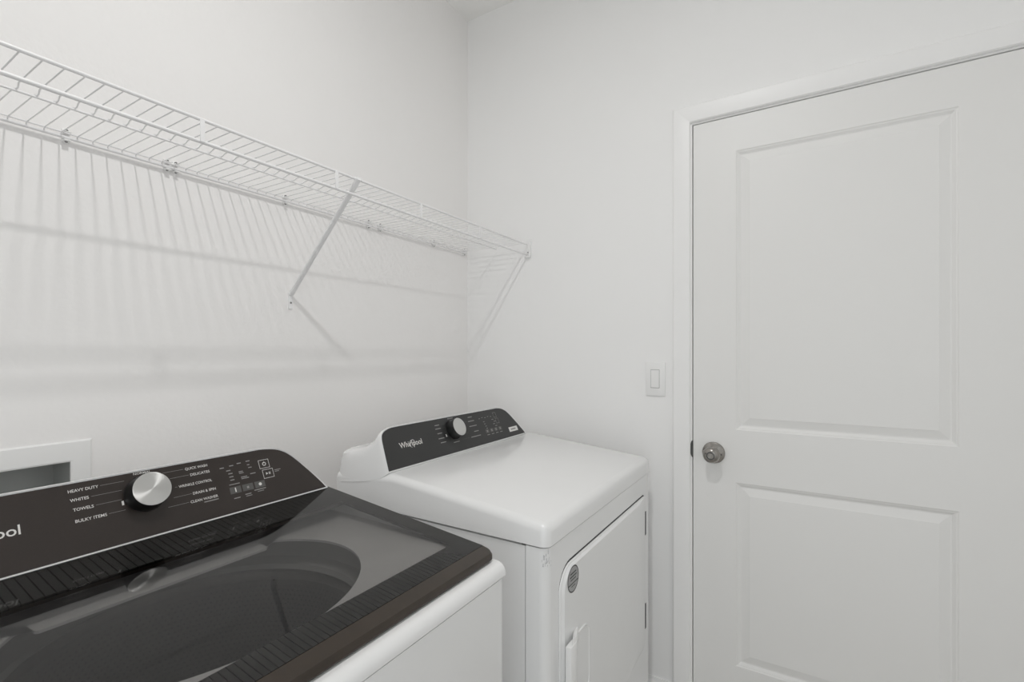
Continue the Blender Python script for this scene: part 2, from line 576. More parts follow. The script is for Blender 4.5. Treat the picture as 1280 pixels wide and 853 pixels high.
# ------------------------------------------------------------------ recessed outlet box
ob = tag(empty('washer_outlet_box', (0.228, YL, 0.979)), 'white framed recessed outlet box in the wall behind the washer', 'outlet box')
PX0, PX1, PZ0, PZ1 = 0.062, 0.395, 0.860, 1.0995
def frame_plate():
    bm = bmesh.new()
    def ring(x0, x1, z0, z1, y): return [bm.verts.new(q) for q in ((x0, y, z0), (x1, y, z0), (x1, y, z1), (x0, y, z1))]
    R = [ring(PX0, PX1, PZ0, PZ1, YL + 0.0005), ring(PX0, PX1, PZ0, PZ1, YL - 0.002), ring(PX0 + 0.003, PX1 - 0.003, PZ0 + 0.003, PZ1 - 0.003, YL - 0.0045),
         ring(BX0 - 0.002, BX1 + 0.002, BZ0 - 0.002, BZ1 + 0.002, YL - 0.0045), ring(BX0 + 0.001, BX1 - 0.001, BZ0 + 0.001, BZ1 - 0.001, YL - 0.003), ring(BX0 + 0.001, BX1 - 0.001, BZ0 + 0.001, BZ1 - 0.001, YL + 0.01)]
    for a, b in zip(R, R[1:]):
        for k in range(4):
            bm.faces.new((a[k], a[(k + 1) % 4], b[(k + 1) % 4], b[k]))
    return frombm('face_frame', bm, 'plastic', ob)
frame_plate()
bm = bmesh.new()
q0 = [bm.verts.new(q) for q in ((BX0 + 0.0012, YL + 0.002, BZ0 + 0.0012), (BX1 - 0.0012, YL + 0.002, BZ0 + 0.0012), (BX1 - 0.0012, YL + 0.002, BZ1 - 0.0012), (BX0 + 0.0012, YL + 0.002, BZ1 - 0.0012))]
q1 = [bm.verts.new(q) for q in ((BX0 + 0.004, YL + 0.085, BZ0 + 0.004), (BX1 - 0.004, YL + 0.085, BZ0 + 0.004), (BX1 - 0.004, YL + 0.085, BZ1 - 0.004), (BX0 + 0.004, YL + 0.085, BZ1 - 0.004))]
for k in range(4):
    bm.faces.new((q0[k], q0[(k + 1) % 4], q1[(k + 1) % 4], q1[k]))
bm.faces.new(q1)
frombm('box_recess', bm, 'boxgrey', ob)

# ------------------------------------------------------------------ wire shelf
SZ = 1.7150
SY0, SY1 = 0.966, 1.262        # front rail, back rail
SX0, SX1 = -0.55, 1.690
ZR = 1.6735                    # hanging rod
shelf = tag(empty('wire_shelf', (0.57, YL, SZ)), 'long white ventilated wire shelf on the wall above the washer and dryer', 'shelf')
tube('front_rail', [(SX0, SY0, SZ), (SX1, SY0, SZ)], 0.0032, 'wirecoat', shelf, 10)
tube('hanging_rod', [(SX0, SY0, ZR), (SX1, SY0, ZR)], 0.0036, 'wirecoat', shelf, 10)
tube('back_rail', [(SX0, SY1, SZ - 0.006), (SX1 - 0.01, SY1, SZ - 0.006)], 0.0032, 'wirecoat', shelf, 10)
tube('back_rail', [(SX0, SY1 - 0.004, SZ + 0.0015), (SX1 - 0.01, SY1 - 0.004, SZ + 0.0015)], 0.0018, 'wirecoat', shelf, 8)
tube('middle_rail', [(SX0, 1.110, SZ - 0.0042), (SX1 - 0.008, 1.110, SZ - 0.0042)], 0.0023, 'wirecoat', shelf, 8)
# deck wires, one mesh shared by all
bm = bmesh.new()
bm_tube(bm, [(0, SY0 + 0.002, SZ), (0, 1.084, SZ), (0.0026, 1.099, SZ - 0.0016), (0.0030, 1.106, SZ - 0.0020), (0.0012, 1.114, SZ - 0.0004), (0.0006, 1.124, SZ), (0, SY1 - 0.008, SZ + 0.0005), (0, SY1 - 0.003, SZ - 0.002), (0, SY1, SZ - 0.009)], 0.00125, 6)
bmesh.ops.recalc_face_normals(bm, faces=bm.faces[:])
wire_me = bpy.data.meshes.new('wire')
bm.to_mesh(wire_me); bm.free()
wire_me.materials.append(M['wirecoat'])
for p in wire_me.polygons: p.use_smooth = True
x = 0.2192 - 0.0249 * 30
while x < SX1 - 0.002:
    if x > SX0:
        o = bpy.data.objects.new('wire', wire_me)
        COL.objects.link(o)
        o.location = (x, 0, 0)
        setparent(o, shelf)
    x += 0.0249
# rod hangers
for hx in (-0.437, -0.137, 0.163, 0.4626, 0.7640, 1.0610, 1.3600):
    box('rod_hanger', hx - 0.0042, hx + 0.0042, SY0 - 0.0045, SY0 - 0.0025, ZR - 0.001, SZ + 0.001, 'wirecoat', shelf, 0.0006, 1)
# wall clips with their screws
for i, cx in enumerate((-0.40, -0.08, 0.353, 0.531, 0.549, 0.828, 1.133, 1.185, 1.469, 1.668)):
    bm = bmesh.new()
    bm_box(bm, cx - 0.006, cx + 0.006, SY1 + 0.004, YL + 0.0005, SZ - 0.014, SZ + 0.012, 0.0015, 2)
    bm_box(bm, cx - 0.006, cx + 0.006, SY1 - 0.006, SY1 + 0.006, SZ + 0.0035, SZ + 0.0055, 0.0005, 1)
    bm_box(bm, cx - 0.005, cx + 0.005, SY1 - 0.0055, SY1 + 0.006, SZ - 0.0135, SZ - 0.0105, 0.0005, 1)
    c = frombm('wall_clip', bm, 'plastic', shelf, angle=40)
    for dz in (0.0085, -0.0125):
        lathe('screw', [(0.0, -0.0035), (0.0028, -0.003), (0.003, 0.0)], (cx, SY1 + 0.0035, SZ + dz), (1, 0, 0), (0, 0, -1), 'screw', c, seg=10)

# diagonal braces
def brace(xt, xb):
    bm = bmesh.new()
    top = Vector((xt, SY0 - 0.002, SZ - 0.002)); bot = Vector((xb, YL - 0.005, 1.4450))
    d = (bot - top).normalized()
    bm_tube(bm, [top - d * 0.004, top + d * 0.03, bot - d * 0.03, bot], 0.0078, 10, 0.62)
    b = frombm('diagonal_brace', bm, 'wirecoat', shelf, angle=60)
    bm = bmesh.new()
    bm_box(bm, xt - 0.007, xt + 0.007, SY0 - 0.006, SY0 + 0.006, SZ - 0.002, SZ + 0.0052, 0.0015, 2)
    bm_box(bm, xt + 0.008, xt + 0.0125, SY0 - 0.005, SY0 + 0.005, SZ - 0.002, SZ + 0.0058, 0.0012, 2)
    frombm('brace_hook', bm, 'wirecoat', b, angle=40)
    box('brace_foot', xb - 0.0065, xb + 0.0065, YL - 0.004, YL + 0.0005, 1.4035, 1.4480, 'wirecoat', b, 0.0008, 1)
    lathe('screw', [(0.0, 0.0062), (0.0025, 0.0055), (0.0028, 0.003)], (xb, YL, 1.4215), (1, 0, 0), (0, 0, 1), 'screw', b, seg=10)
brace(0.8290, 0.8470)
brace(-0.0850, -0.0670)
# end bracket on the door wall
bm = bmesh.new()
bm_box(bm, XR - 0.003, XR + 0.0005, 0.950, 0.972, 1.676, 1.738, 0.0008, 1)
bm_box(bm, XR - 0.014, XR - 0.001, 0.952, 0.957, 1.668, 1.724, 0.001, 1)
bm_box(bm, XR - 0.014, XR - 0.001, 0.952, 0.976, 1.662, 1.668, 0.001, 1)
eb = frombm('end_bracket', bm, 'plastic', shelf, angle=40)
lathe('screw', [(0.0, 0.0045), (0.0028, 0.004), (0.003, 0.0025)], (XR, 0.964, 1.684), (0, -1, 0), (0, 0, 1), 'screw', eb, seg=10)

# ------------------------------------------------------------------ washer
WX0, WX1, WY0, WY1 = 0.016, 0.715, 0.4535, 1.075
washer = tag(empty('washing_machine', ((WX0 + WX1) / 2, 0.765, 0)), 'white top-loading washing machine with smoked glass lid and brown control panel', 'washer')
# cabinet
bm = bmesh.new()
bm_box(bm, WX0, WX0 + 0.004, WY0 + 0.02, WY1, 0.03, 0.886)
bm_box(bm, WX1 - 0.004, WX1, WY0 + 0.02, WY1, 0.03, 0.886)
bm_box(bm, WX0, WX1, WY1 - 0.004, WY1, 0.03, 0.955)
bm_box(bm, WX0 + 0.004, WX1 - 0.004, WY0 + 0.02, WY1 - 0.004, 0.03, 0.04)
frombm('cabinet', bm, 'enamel', washer)
for fx in (WX0 + 0.05, WX1 - 0.05):
    for fy in (WY0 + 0.06, WY1 - 0.05):
        lathe('levelling_foot', [(0.0, 0.0), (0.02, 0.0), (0.02, 0.012), (0.008, 0.014), (0.008, 0.032)], (fx, fy, 0.0), (1, 0, 0), (0, 1, 0), 'gap', washer, seg=16)
# front panel with rounded vertical edges
def front_panel(name, x0, x1, y0, y1, z0, z1, r, parent):
    pts = [(x0, y1)] + arc(x0 + r, y0 + r, r, 180, 270, 6) + arc(x1 - r, y0 + r, r, 270, 360, 6) + [(x1, y1)]
    bm = bmesh.new()
    bm_prism(bm, pts, lambda a, b: (a, b, z0), lambda a, b: (a, b, z1))
    return frombm(name, bm, 'enamel', parent, angle=40)
front_panel('front_panel', WX0, WX1, WY0, WY0 + 0.022, 0.03, 0.8835, 0.012, washer)
# top cover: front roll, side rails and the deck with its opening
def top_cover():
    bm = bmesh.new()
    # front roll
    prof = [(0.4525, 0.8855), (0.4525, 0.8905)] + [(0.470 - 0.0175 * math.cos(math.radians(a)), 0.8905 + 0.0175 * math.sin(math.radians(a))) for a in range(15, 91, 15)] + [(0.500, 0.9085), (0.512, 0.9190), (0.512, 0.8855)]
    x0, x1 = WX0 - 0.001, WX1 + 0.001
    fa, fb, sides, a, b = bm_prism(bm, prof, lambda y, z: (x0, y, z), lambda y, z: (x1, y, z))
    # deck with opening: a circle cut square at the back by a ledge
    cx, cy, RA, RB, ye, zt = 0.3600, 0.728, 0.222, 0.183, 0.8230, 0.9290
    ox0, ox1, oy0, oy1 = WX0 + 0.0005, WX1 - 0.0005, 0.5115, 1.0745
    xr, xl = 0.5080, 0.1980
    a_r = math.acos((xr - cx) / RA)
    a_l = math.acos((xl - cx) / RA)
    inner = []
    N = 72
    for k in range(N + 1):                       # round the front from the left step to the right step
        t = a_l + (2 * math.pi + a_r - a_l) * k / N
        inner.append((cx + RA * math.cos(t), cy + RB * math.sin(t)))
    inner += [(xr - 0.002, ye + 0.004), (xr - 0.006, ye)] + [(xr + (xl - xr) * k / 12, ye) for k in range(1, 12)] + [(xl + 0.006, ye), (xl + 0.002, ye + 0.004)]
    outer = []
    for px, py in inner:
        dx, dy = px - cx, py - cy
        L = math.hypot(dx, dy)
        c, sn = dx / L, dy / L
        sc = min(((ox1 - cx) / c if c > 1e-9 else 1e9), ((ox0 - cx) / c if c < -1e-9 else 1e9), ((oy1 - cy) / sn if sn > 1e-9 else 1e9), ((oy0 - cy) / sn if sn < -1e-9 else 1e9))
        outer.append((cx + sc * c, cy + sc * sn))
    def zo(y): return zt - 0.009 * max(0.0, min(1.0, (0.545 - y) / 0.03))
    vi = [bm.verts.new((p[0], p[1], zo(p[1]))) for p in inner]
    vo = [bm.verts.new((p[0], p[1], zo(p[1]))) for p in outer]
    vd = [bm.verts.new((p[0], p[1], zt - 0.004)) for p in inner]
    N = len(inner)
    for k in range(N):
        j = (k + 1) % N
        bm.faces.new((vi[k], vi[j], vo[j], vo[k]))
        bm.faces.new((vd[k], vd[j], vi[j], vi[k]))
    # side rails rising towards the console
    for xa, xb in ((WX0, WX0 + 0.016), (WX1 - 0.016, WX1)):
        pr = [(0.512, 0.8855), (0.512, 0.9195), (0.94, 0.9615), (1.075, 0.9615), (1.075, 0.8855)]
        bm_prism(bm, pr, lambda y, z: (xa, y, z), lambda y, z: (xb, y, z))
    bm_box(bm, WX0, WX1, 0.915, 1.075, 0.91, 0.9615)
    return frombm('top_cover', bm, 'enamel', washer, angle=35)
top_cover()
# tub ring and basket under the opening
BCX, BCY = 0.3600, 0.735
lathe('tub_ring', [(0.245, 0.9235), (0.248, 0.905), (0.240, 0.885), (0.220, 0.878), (0.216, 0.870)], (BCX, BCY, 0), (1, 0, 0), (0, 1, 0), 'tubring', washer, 64)
bk = lathe('wash_basket', [(0.217, 0.872), (0.220, 0.866), (0.2235, 0.862), (0.222, 0.855), (0.217, 0.85), (0.218, 0.80), (0.218, 0.46), (0.20, 0.42), (0.0, 0.40)], (BCX, BCY, 0), (1, 0, 0), (0, 1, 0), 'basket', washer, 64)
lathe('impeller', [(0.17, 0.42), (0.165, 0.435), (0.08, 0.455), (0.04, 0.50), (0.0, 0.51)], (BCX, BCY, 0), (1, 0, 0), (0, 1, 0), 'tubring', washer, 48)
# perforated rows in the basket wall (too small to pick apart singly)
bm = bmesh.new()
for row in range(44):
    z = 0.838 - row * 0.0085
    for k in range(150):
        t = 2 * math.pi * (k + 0.5 * (row % 2)) / 150
        c, sn = math.cos(t), math.sin(t)
        ctr = Vector((BCX + 0.2170 * c, BCY + 0.2170 * sn, z))
        tx = Vector((-sn, c, 0)) * 0.0016
        tz = Vector((0, 0, 0.0016))
        bm.faces.new([bm.verts.new(ctr + tx * math.cos(a) + tz * math.sin(a)) for a in [i * math.pi / 3 for i in range(6)]])
me = bpy.data.meshes.new('perforations'); bm.to_mesh(me); bm.free()
link('perforations', me, 'nickel_dark', bk)['kind'] = 'stuff'

# lid, lies on the tilted plane of the top
LP = Plane(0.477, 0.927, 0.930, 0.973)   # v runs back along the lid, d out of it
def lidp(u, v, d=0.0):
    return (u, LP.y0 + LP.c * v - LP.s * d, LP.z0 + LP.s * v + LP.c * d)
LX0, LX1, LV1 = 0.020, 0.7135, 0.4540
GX0, GX1, GV0, GV1 = 0.058, 0.6755, 0.0670, 0.3640
def lid_frame():
    """tray under the glass: front lip with rounded corners and side skirts"""
    bm = bmesh.new()
    r = 0.014
    out = [(LX0, LV1)] + arc(LX0 + r, r - 0.002, r, 180, 270, 6) + arc(LX1 - r, r - 0.002, r, 270, 360, 6) + [(LX1, LV1)]
    inn = [(GX0 - 0.004, GV1)] + [(GX0 - 0.004, GV0 - 0.004)] * 7 + [(GX1 + 0.004, GV0 - 0.004)] * 7 + [(GX1 + 0.004, GV1)]
    def ring(pts, d, off=0.0, voff=0.0):
        vs = []
        for u, v in pts:
            uu = u + (off if u > 0.36 else -off)
            vs.append(bm.verts.new(lidp(uu, v - voff * (1 if v < 0.1 else 0), d)))
        return vs
    R = [ring(out, -0.003, -0.0005), ring(out, -0.0065, 0.001, 0.0025), ring(out, -0.0135, 0.001, 0.0035), ring(out, -0.0185, -0.002, 0.0)]
    n = len(out)
    for a, b in zip(R, R[1:]):
        for k in range(n - 1):
            bm.faces.new((a[k], a[k + 1], b[k + 1], b[k]))
    # underside back to the window edge
    I = [bm.verts.new(lidp(u, v, -0.0050)) for u, v in inn]
    J = [bm.verts.new(lidp(u, v, -0.0040)) for u, v in inn]
    for k in range(n - 1):
        bm.faces.new((R[-1][k], R[-1][k + 1], I[k + 1], I[k]))
        if (I[k].co - I[k + 1].co).length > 1e-5:
            bm.faces.new((I[k], I[k + 1], J[k + 1], J[k]))
    bmesh.ops.remove_doubles(bm, verts=bm.verts[:], dist=1e-5)
    bmesh.ops.dissolve_degenerate(bm, edges=bm.edges[:], dist=1e-6)
    # rear rail
    rv = []
    for v, d in ((GV1 + 0.004, -0.0115), (GV1 + 0.004, -0.004), (LV1, -0.004), (LV1, -0.0165)):
        rv.append((v, d))
    bm_prism(bm, rv, lambda v, d: lidp(LX0 + 0.001, v, d), lambda v, d: lidp(LX1 - 0.001, v, d))
    return frombm('lid', bm, 'frame', washer, angle=40)
lid = lid_frame()
# front handle strip of the lid
def slab(name, u0, u1, v0, v1, d0, d1, mat, parent, rc=(0, 0, 0, 0)):
    bm = bmesh.new()
    pts = []
    if max(rc) > 0:
        pts = rrect(u0, u1, v0, v1, tuple(max(q, 1e-4) for q in rc), 5)
    else:
        pts = [(u0, v0), (u1, v0), (u1, v1), (u0, v1)]
    bm_prism(bm, pts, lambda a, b: lidp(a, b, d0), lambda a, b: lidp(a, b, d1))
    return frombm(name, bm, mat, parent)
VF = 0.0230
bm = bmesh.new()
r = 0.0135
pts_top = arc(LX0 + r, r - 0.0015, r, 180, 270, 6) + arc(LX1 - r, r - 0.0015, r, 270, 360, 6) + [(LX1, VF - 0.0006), (LX0, VF - 0.0006)]
def hz(v):   # the strip rolls down towards its front edge
    return -0.0004 - 0.0042 * max(0.0, (VF - v) / VF) ** 1.6
A = [bm.verts.new(lidp(u, v, hz(v))) for u, v in pts_top]
B = [bm.verts.new(lidp(u, v, -0.0055)) for u, v in pts_top]
bm.faces.new(A)
n = len(A)
for k in range(n):
    bm.faces.new((A[k], A[(k + 1) % n], B[(k + 1) % n], B[k]))
frombm('lid_handle_strip', bm, 'frame', lid, angle=30)
# printed border around the window (part of the same sheet of glass)
slab('printed_border', LX0, LX1, VF, GV0, -0.004, 0.0, 'stripe', lid)
slab('printed_border', GX1, LX1, GV0, GV1, -0.004, 0.0, 'border', lid)
slab('printed_border', LX0, GX0, GV0, GV1, -0.004, 0.0, 'border', lid)
slab('printed_border', LX0, LX1, GV1, LV1, -0.004, 0.0, 'stripe_rear', lid)
slab('glass_pane', GX0, GX1, GV0, GV1, -0.004, 0.0, 'glass', lid)
for hx in (0.09, 0.64):
    tube('lid_hinge', [lidp(hx - 0.02, LV1 + 0.004, -0.008), lidp(hx + 0.02, LV1 + 0.004, -0.008)], 0.005, 'gap', lid, 8)
for u, v in ((0.4335, 0.0640),):
    lathe('lid_bumper', [(0.0, 0.0006), (0.0014, 0.0005), (0.0016, 0.0)], lidp(u, v, 0), (1, 0, 0), (0, LP.c, LP.s), 'gap', lid, seg=10)


# ------------------------------------------------------------------ consoles (same form for both machines)
def curve(pts, n):
    """Catmull-Rom through pts"""
    P = [Vector((p[0], p[1], 0)) for p in pts]
    P = [P[0] * 2 - P[1]] + P + [P[-1] * 2 - P[-2]]
    out = []
    for i in range(1, len(P) - 2):
        for k in range(n):
            t = k / n
            a, b, c, d = P[i - 1:i + 3]
            q = 0.5 * ((2 * b) + (c - a) * t + (2 * a - 5 * b + 4 * c - d) * t * t + (3 * b - a - 3 * c + d) * t ** 3)
            out.append((q.x, q.y))
    out.append((P[-2].x, P[-2].y))
    return out


def console_outline(xl, xr, e):
    """outline in (u, v): upright rounded left end, swept S-curved right end, grown by e"""
    top = 0.1105 + e
    right = curve([(xr + e * 1.6, -e), (xr - 0.0100 + e * 1.3, 0.0165), (xr - 0.0320 + e, 0.0480), (xr - 0.0620 + e, 0.0855), (xr - 0.0870 + e * 0.6, 0.1035 + e * 0.7), (xr - 0.1200, top), (xr - 0.1500, top + 0.0004)], 5)
    left = curve([(xl + 0.070, top), (xl + 0.045 - e * 0.3, 0.1090 + e), (xl + 0.022 - e * 0.8, 0.1010 + e * 0.7), (xl + 0.0115 - e, 0.0860), (xl + 0.0060 - e, 0.0500), (xl - e, -e)], 5)
    return right + left


def console(parent, PL, xl, xr, x0, x1, panel_mat, wz):
    """hood: front face, rolled rim, lower rear housing.  x0, x1: full width of the housing"""
    o_in = console_outline(xl, xr, 0.0)
    rim = console_outline(xl, xr, 0.0024)
    rim2 = console_outline(xl, xr, 0.0042)
    secs = [[PL.p(u, v, -0.001) for u, v in o_in], [PL.p(u, v, 0.0012) for u, v in rim], [PL.p(u, v, -0.0015) for u, v in rim2]]
    def back(yb, zb, h, w, k=0.55):
        s = []
        for u, v in rim2:
            f = max(0.0, (v + 0.006) / 0.1225)
            # widen towards the machine's sides as the housing runs back
            t = (u - xl) / (xr - xl)
            uu = (1 - w) * u + w * (x0 + t * (x1 - x0))
            s.append((uu, yb + PL.c * v * k, zb + f * h))
        return s
    y, z = PL.y0, PL.z0
    secs.append(back(y + 0.009, z - 0.012, 0.1130, 0.30, 1.0))
    secs.append(back(y + 0.026, z - 0.022, 0.1050, 0.75, 0.85))
    secs.append(back(y + 0.075, z - 0.034, 0.0920, 1.0))
    secs.append(back(y + 0.125, z - 0.042, 0.0880, 1.0))
    secs.append(back(y + 0.160, z - 0.046, 0.0830, 1.0))
    secs.append(back(y + 0.170, z - 0.047, 0.0300, 1.0))
    hood = loft('console', secs, 'enamel', parent, cap0=True, cap1=True, angle=50)
    bm = bmesh.new()
    bm_prism(bm, o_in, lambda u, v: PL.p(u, v, -0.002), lambda u, v: PL.p(u, v, 0.0006))
    pan = frombm('control_panel', bm, panel_mat, hood)
    return hood, pan


def control_knob(parent, PL, u, v, R, h=0.027):
    k = lathe('control_knob', [(0.0, 0.0), (R * 1.07, 0.0), (R * 1.08, 0.003), (R * 1.02, 0.010), (R * 0.985, h - 0.001), (R * 0.96, h), (R * 0.94, h - 0.0004), (0, h - 0.0004)], PL.p(u, v, 0.0004), PL.ux, PL.uv, 'knob_black', parent, 56)
    lathe('knob_cap', [(R * 0.965, h - 0.0010), (R * 0.955, h + 0.0006), (R * 0.90, h + 0.0009), (0.0, h + 0.0009)], PL.p(u, v, 0.0004), PL.ux, PL.uv, 'cap', k, 56)
    return k


def swirl(parent, PL, u, v, a, b, mat, d=0.0007):
    """tilted ring mark in the logo"""
    bm = bmesh.new()
    N = 26
    prev = None
    for i in range(N + 1):
        t = math.radians(-75 + 300 * i / N)
        w = 0.06 + 0.10 * math.sin(math.pi * i / N)
        q = []
        for s in (1 - w * 0.5, 1 + w * 0.5):
            x, y = a * s * math.cos(t), b * s * math.sin(t)
            c, sn = math.cos(math.radians(38)), math.sin(math.radians(38))
            q.append(bm.verts.new(PL.p(u + x * c - y * sn, v + x * sn + y * c, d)))
        if prev: bm.faces.new((prev[0], prev[1], q[1], q[0]))
        prev = q
    me = bpy.data.meshes.new('logo_swirl'); bm.to_mesh(me); bm.free()
    return link('logo_swirl', me, mat, parent)


WP = Plane(0.925, 0.975, 0.975, 1.080)
hood, pan = console(washer, WP, 0.030, 0.7040, WX0 + 0.004, WX1 - 0.004, 'panel_w', 0)
D = 0.0010
lettering('logo_lettering', 'Whirlpool', WP, 0.1280, 0.2155, 0.0520, 0.0140, 'print', hood, D)
swirl(hood, WP, 0.176, 0.058, 0.0120, 0.0082, 'print', D + 0.0002)
for t, u0, u1, v in (('HEAVY DUTY', 0.2716, 0.3088, 0.0965), ('WHITES', 0.2724, 0.2950, 0.0822), ('TOWELS', 0.2741, 0.2991, 0.0670), ('BULKY ITEMS', 0.2746, 0.3134, 0.0492),
                     ('NORMAL', 0.3570, 0.3825, 0.1060), ('QUICK WASH', 0.4348, 0.4728, 0.0975), ('DELICATES', 0.4412, 0.4745, 0.0853), ('WRINKLE CONTROL', 0.4191, 0.4749, 0.0682), ('DRAIN & SPIN', 0.4390, 0.4783, 0.0507), ('CLEAN WASHER', 0.4323, 0.4792, 0.0365)):
    lettering('lettering', t, WP, u0, u1, v, 0.0036 if t == 'NORMAL' else 0.0046, 'print', hood, D)
bars('lettering', WP, [(0.454, 0.4792, 0.0318, 0.0336)], 'print_dim', hood, D)
w = 0.0005
bars('leader_line', WP, [(0.3110, 0.3430, 0.0990, 0.0990 + w), (0.2980, 0.3380, 0.0846, 0.0846 + w), (0.3020, 0.3350, 0.0694, 0.0694 + w), (0.3160, 0.3380, 0.0515, 0.0515 + w),
                          (0.3990, 0.4320, 0.1000, 0.1000 + w), (0.4080, 0.4390, 0.0877, 0.0877 + w), (0.4130, 0.4170, 0.0705, 0.0705 + w), (0.4080, 0.4370, 0.0530, 0.0530 + w), (0.3970, 0.4300, 0.0388, 0.0388 + w)], 'print_dim', hood, D)
control_knob(washer, WP, 0.3695, 0.0718, 0.0290)
bars('knob_marker', WP, [(0.3345, 0.3375, 0.060, 0.067)], 'print', hood, D)
# indicator cluster: rows of tiny illegible captions, three touch keys, two framed keys
cl = []
for u, v in ((0.4969, 0.0872), (0.5150, 0.0885), (0.5300, 0.0905), (0.5480, 0.0915)):
    cl.append((u - 0.004, u + 0.004, v, v + 0.0018))
for k, (u, v) in enumerate(((0.5075, 0.0800), (0.5100, 0.0735), (0.5105, 0.0670), (0.5110, 0.0605))):
    cl.append((u - 0.004, u + 0.004, v, v + 0.0018))
cl += [(0.526, 0.534, 0.0735, 0.0752), (0.526, 0.535, 0.0705, 0.0720), (0.528, 0.540, 0.0620, 0.0637), (0.528, 0.543, 0.0590, 0.0605),
       (0.545, 0.550, 0.0840, 0.0857), (0.546, 0.553, 0.0780, 0.0797), (0.5470, 0.5580, 0.0650, 0.0667), (0.503, 0.523, 0.0520, 0.0535)]
bars('caption', WP, cl, 'print_dim', hood, D)
bars('caption', WP, [(0.5060, 0.5180, 0.0245, 0.0262), (0.528, 0.5400, 0.0270, 0.0287), (0.529, 0.541, 0.0235, 0.0247), (0.547, 0.571, 0.0305, 0.0322), (0.553, 0.566, 0.0270, 0.0282), (0.5975, 0.6110, 0.0620, 0.0634), (0.5975, 0.6070, 0.0590, 0.0603)], 'print_dim', hood, D)
for u in (0.5125, 0.5365, 0.5610):
    bars('touch_key', WP, [(u - 0.0105, u + 0.0105, 0.0345, 0.0475)], 'print_faint', hood, D)
bars('key_symbol', WP, [(0.5115, 0.5135, 0.037, 0.0455)], 'print', hood, D + 0.0002)
bars('key_symbol', WP, [(0.5345, 0.5385, 0.0385, 0.0430)], 'print_dim', hood, D + 0.0002)
lathe('key_symbol', [(0.0, 0.0), (0.0032, 0.0)], WP.p(0.5615, 0.0412, D + 0.0002), WP.ux, WP.uv, 'print', hood, seg=14)
key_frame(WP, 0.5685, 0.5900, 0.0710, 0.0890, 0.0008, 'print', hood, D)
key_frame(WP, 0.5720, 0.5945, 0.0495, 0.0680, 0.0008, 'print', hood, D)
lathe('key_symbol', [(0.0026, 0.0), (0.0040, 0.0)], WP.p(0.5795, 0.0800, D), WP.ux, WP.uv, 'print', hood, seg=18)
bars('key_symbol', WP, [(0.5791, 0.5799, 0.0810, 0.0850)], 'print', hood, D + 0.0001)
flat_poly('key_symbol', [WP.p(0.5785, 0.0565, D), WP.p(0.5830, 0.0592, D), WP.p(0.5785, 0.0619, D)], 'print', hood)
bars('key_symbol', WP, [(0.5845, 0.5857, 0.0567, 0.0617), (0.5868, 0.5880, 0.0567, 0.0617)], 'print', hood, D)

# ------------------------------------------------------------------ dryer
DX0, DX1, DFY, DBY = 0.8640, 1.6090, 0.4470, 1.085
dryer = tag(empty('clothes_dryer', ((DX0 + DX1) / 2, 0.765, 0)), 'white front-loading clothes dryer with charcoal control panel next to the door wall', 'dryer')
box('cabinet', DX0 + 0.002, DX1 - 0.002, 0.4990, DBY, 0.03, 0.8760, 'enamel', dryer)
box('cabinet_seam', DX0 + 0.006, DX1 - 0.006, 0.4600, 0.5100, 0.03, 0.8790, 'gap', dryer)
for fx in (DX0 + 0.05, DX1 - 0.05):
    for fy in (DFY + 0.08, DBY - 0.05):
        lathe('levelling_foot', [(0.0, 0.0), (0.02, 0.0), (0.02, 0.012), (0.008, 0.014), (0.008, 0.032)], (fx, fy, 0.0), (1, 0, 0), (0, 1, 0), 'gap', dryer, seg=16)
fp = front_panel('front_panel', DX0, DX1, DFY, 0.4965, 0.03, 0.8785, 0.020, dryer)
# scuffs on the front corner
sp = []
for i in range(14):
    a = math.radians(180 + 20 + random.random() * 65)
    rr = 0.0202
    cx, cy = DX0 + 0.020 + rr * math.cos(a), DFY + 0.020 + rr * math.sin(a)
    z = 0.838 + random.random() * 0.030
    hh, ww = 0.004 + random.random() * 0.010, 0.0005 + random.random() * 0.0008
    tx, ty = -math.sin(a), math.cos(a)
    sp.append(((cx - tx * ww, cy - ty * ww), (cx + tx * ww, cy + ty * ww), z, z + hh))
bm = bmesh.new()
for p, q, z0, z1 in sp:
    bm.faces.new([bm.verts.new(v) for v in ((p[0], p[1], z0), (q[0], q[1], z0), (q[0], q[1], z1), (p[0], p[1], z1))])
me = bpy.data.meshes.new('scuff_marks'); bm.to_mesh(me); bm.free()
link('scuff_marks', me, 'scuff', fp)['kind'] = 'stuff'
# top panel
def dryer_top():
    bm = bmesh.new()
    prof = [(DFY - 0.0025, 0.8815), (DFY - 0.0025, 0.9280), (0.885, 0.9720), (DBY + 0.002, 0.9560), (DBY + 0.002, 0.8815)]
    x0, x1 = DX0 - 0.0015, DX1 + 0.0015
    fa, fb, sides, a, b = bm_prism(bm, prof, lambda y, z: (x0, y, z), lambda y, z: (x1, y, z))
    bm.edges.ensure_lookup_table()
    es = []
    for e in bm.edges:
        u, v = e.verts
        if min(u.co.z, v.co.z) > 0.90 and not (abs(u.co.y - v.co.y) < 1e-6 and u.co.y > 0.5):
            es.append(e)
        elif abs(u.co.y - v.co.y) < 1e-6 and u.co.y < 0.5 and abs(u.co.x - v.co.x) < 1e-6:
            es.append(e)
    bmesh.ops.bevel(bm, geom=es, offset=0.019, segments=6, profile=0.5, affect='EDGES')
    return frombm('top_panel', bm, 'enamel', dryer, angle=35)
dryer_top()

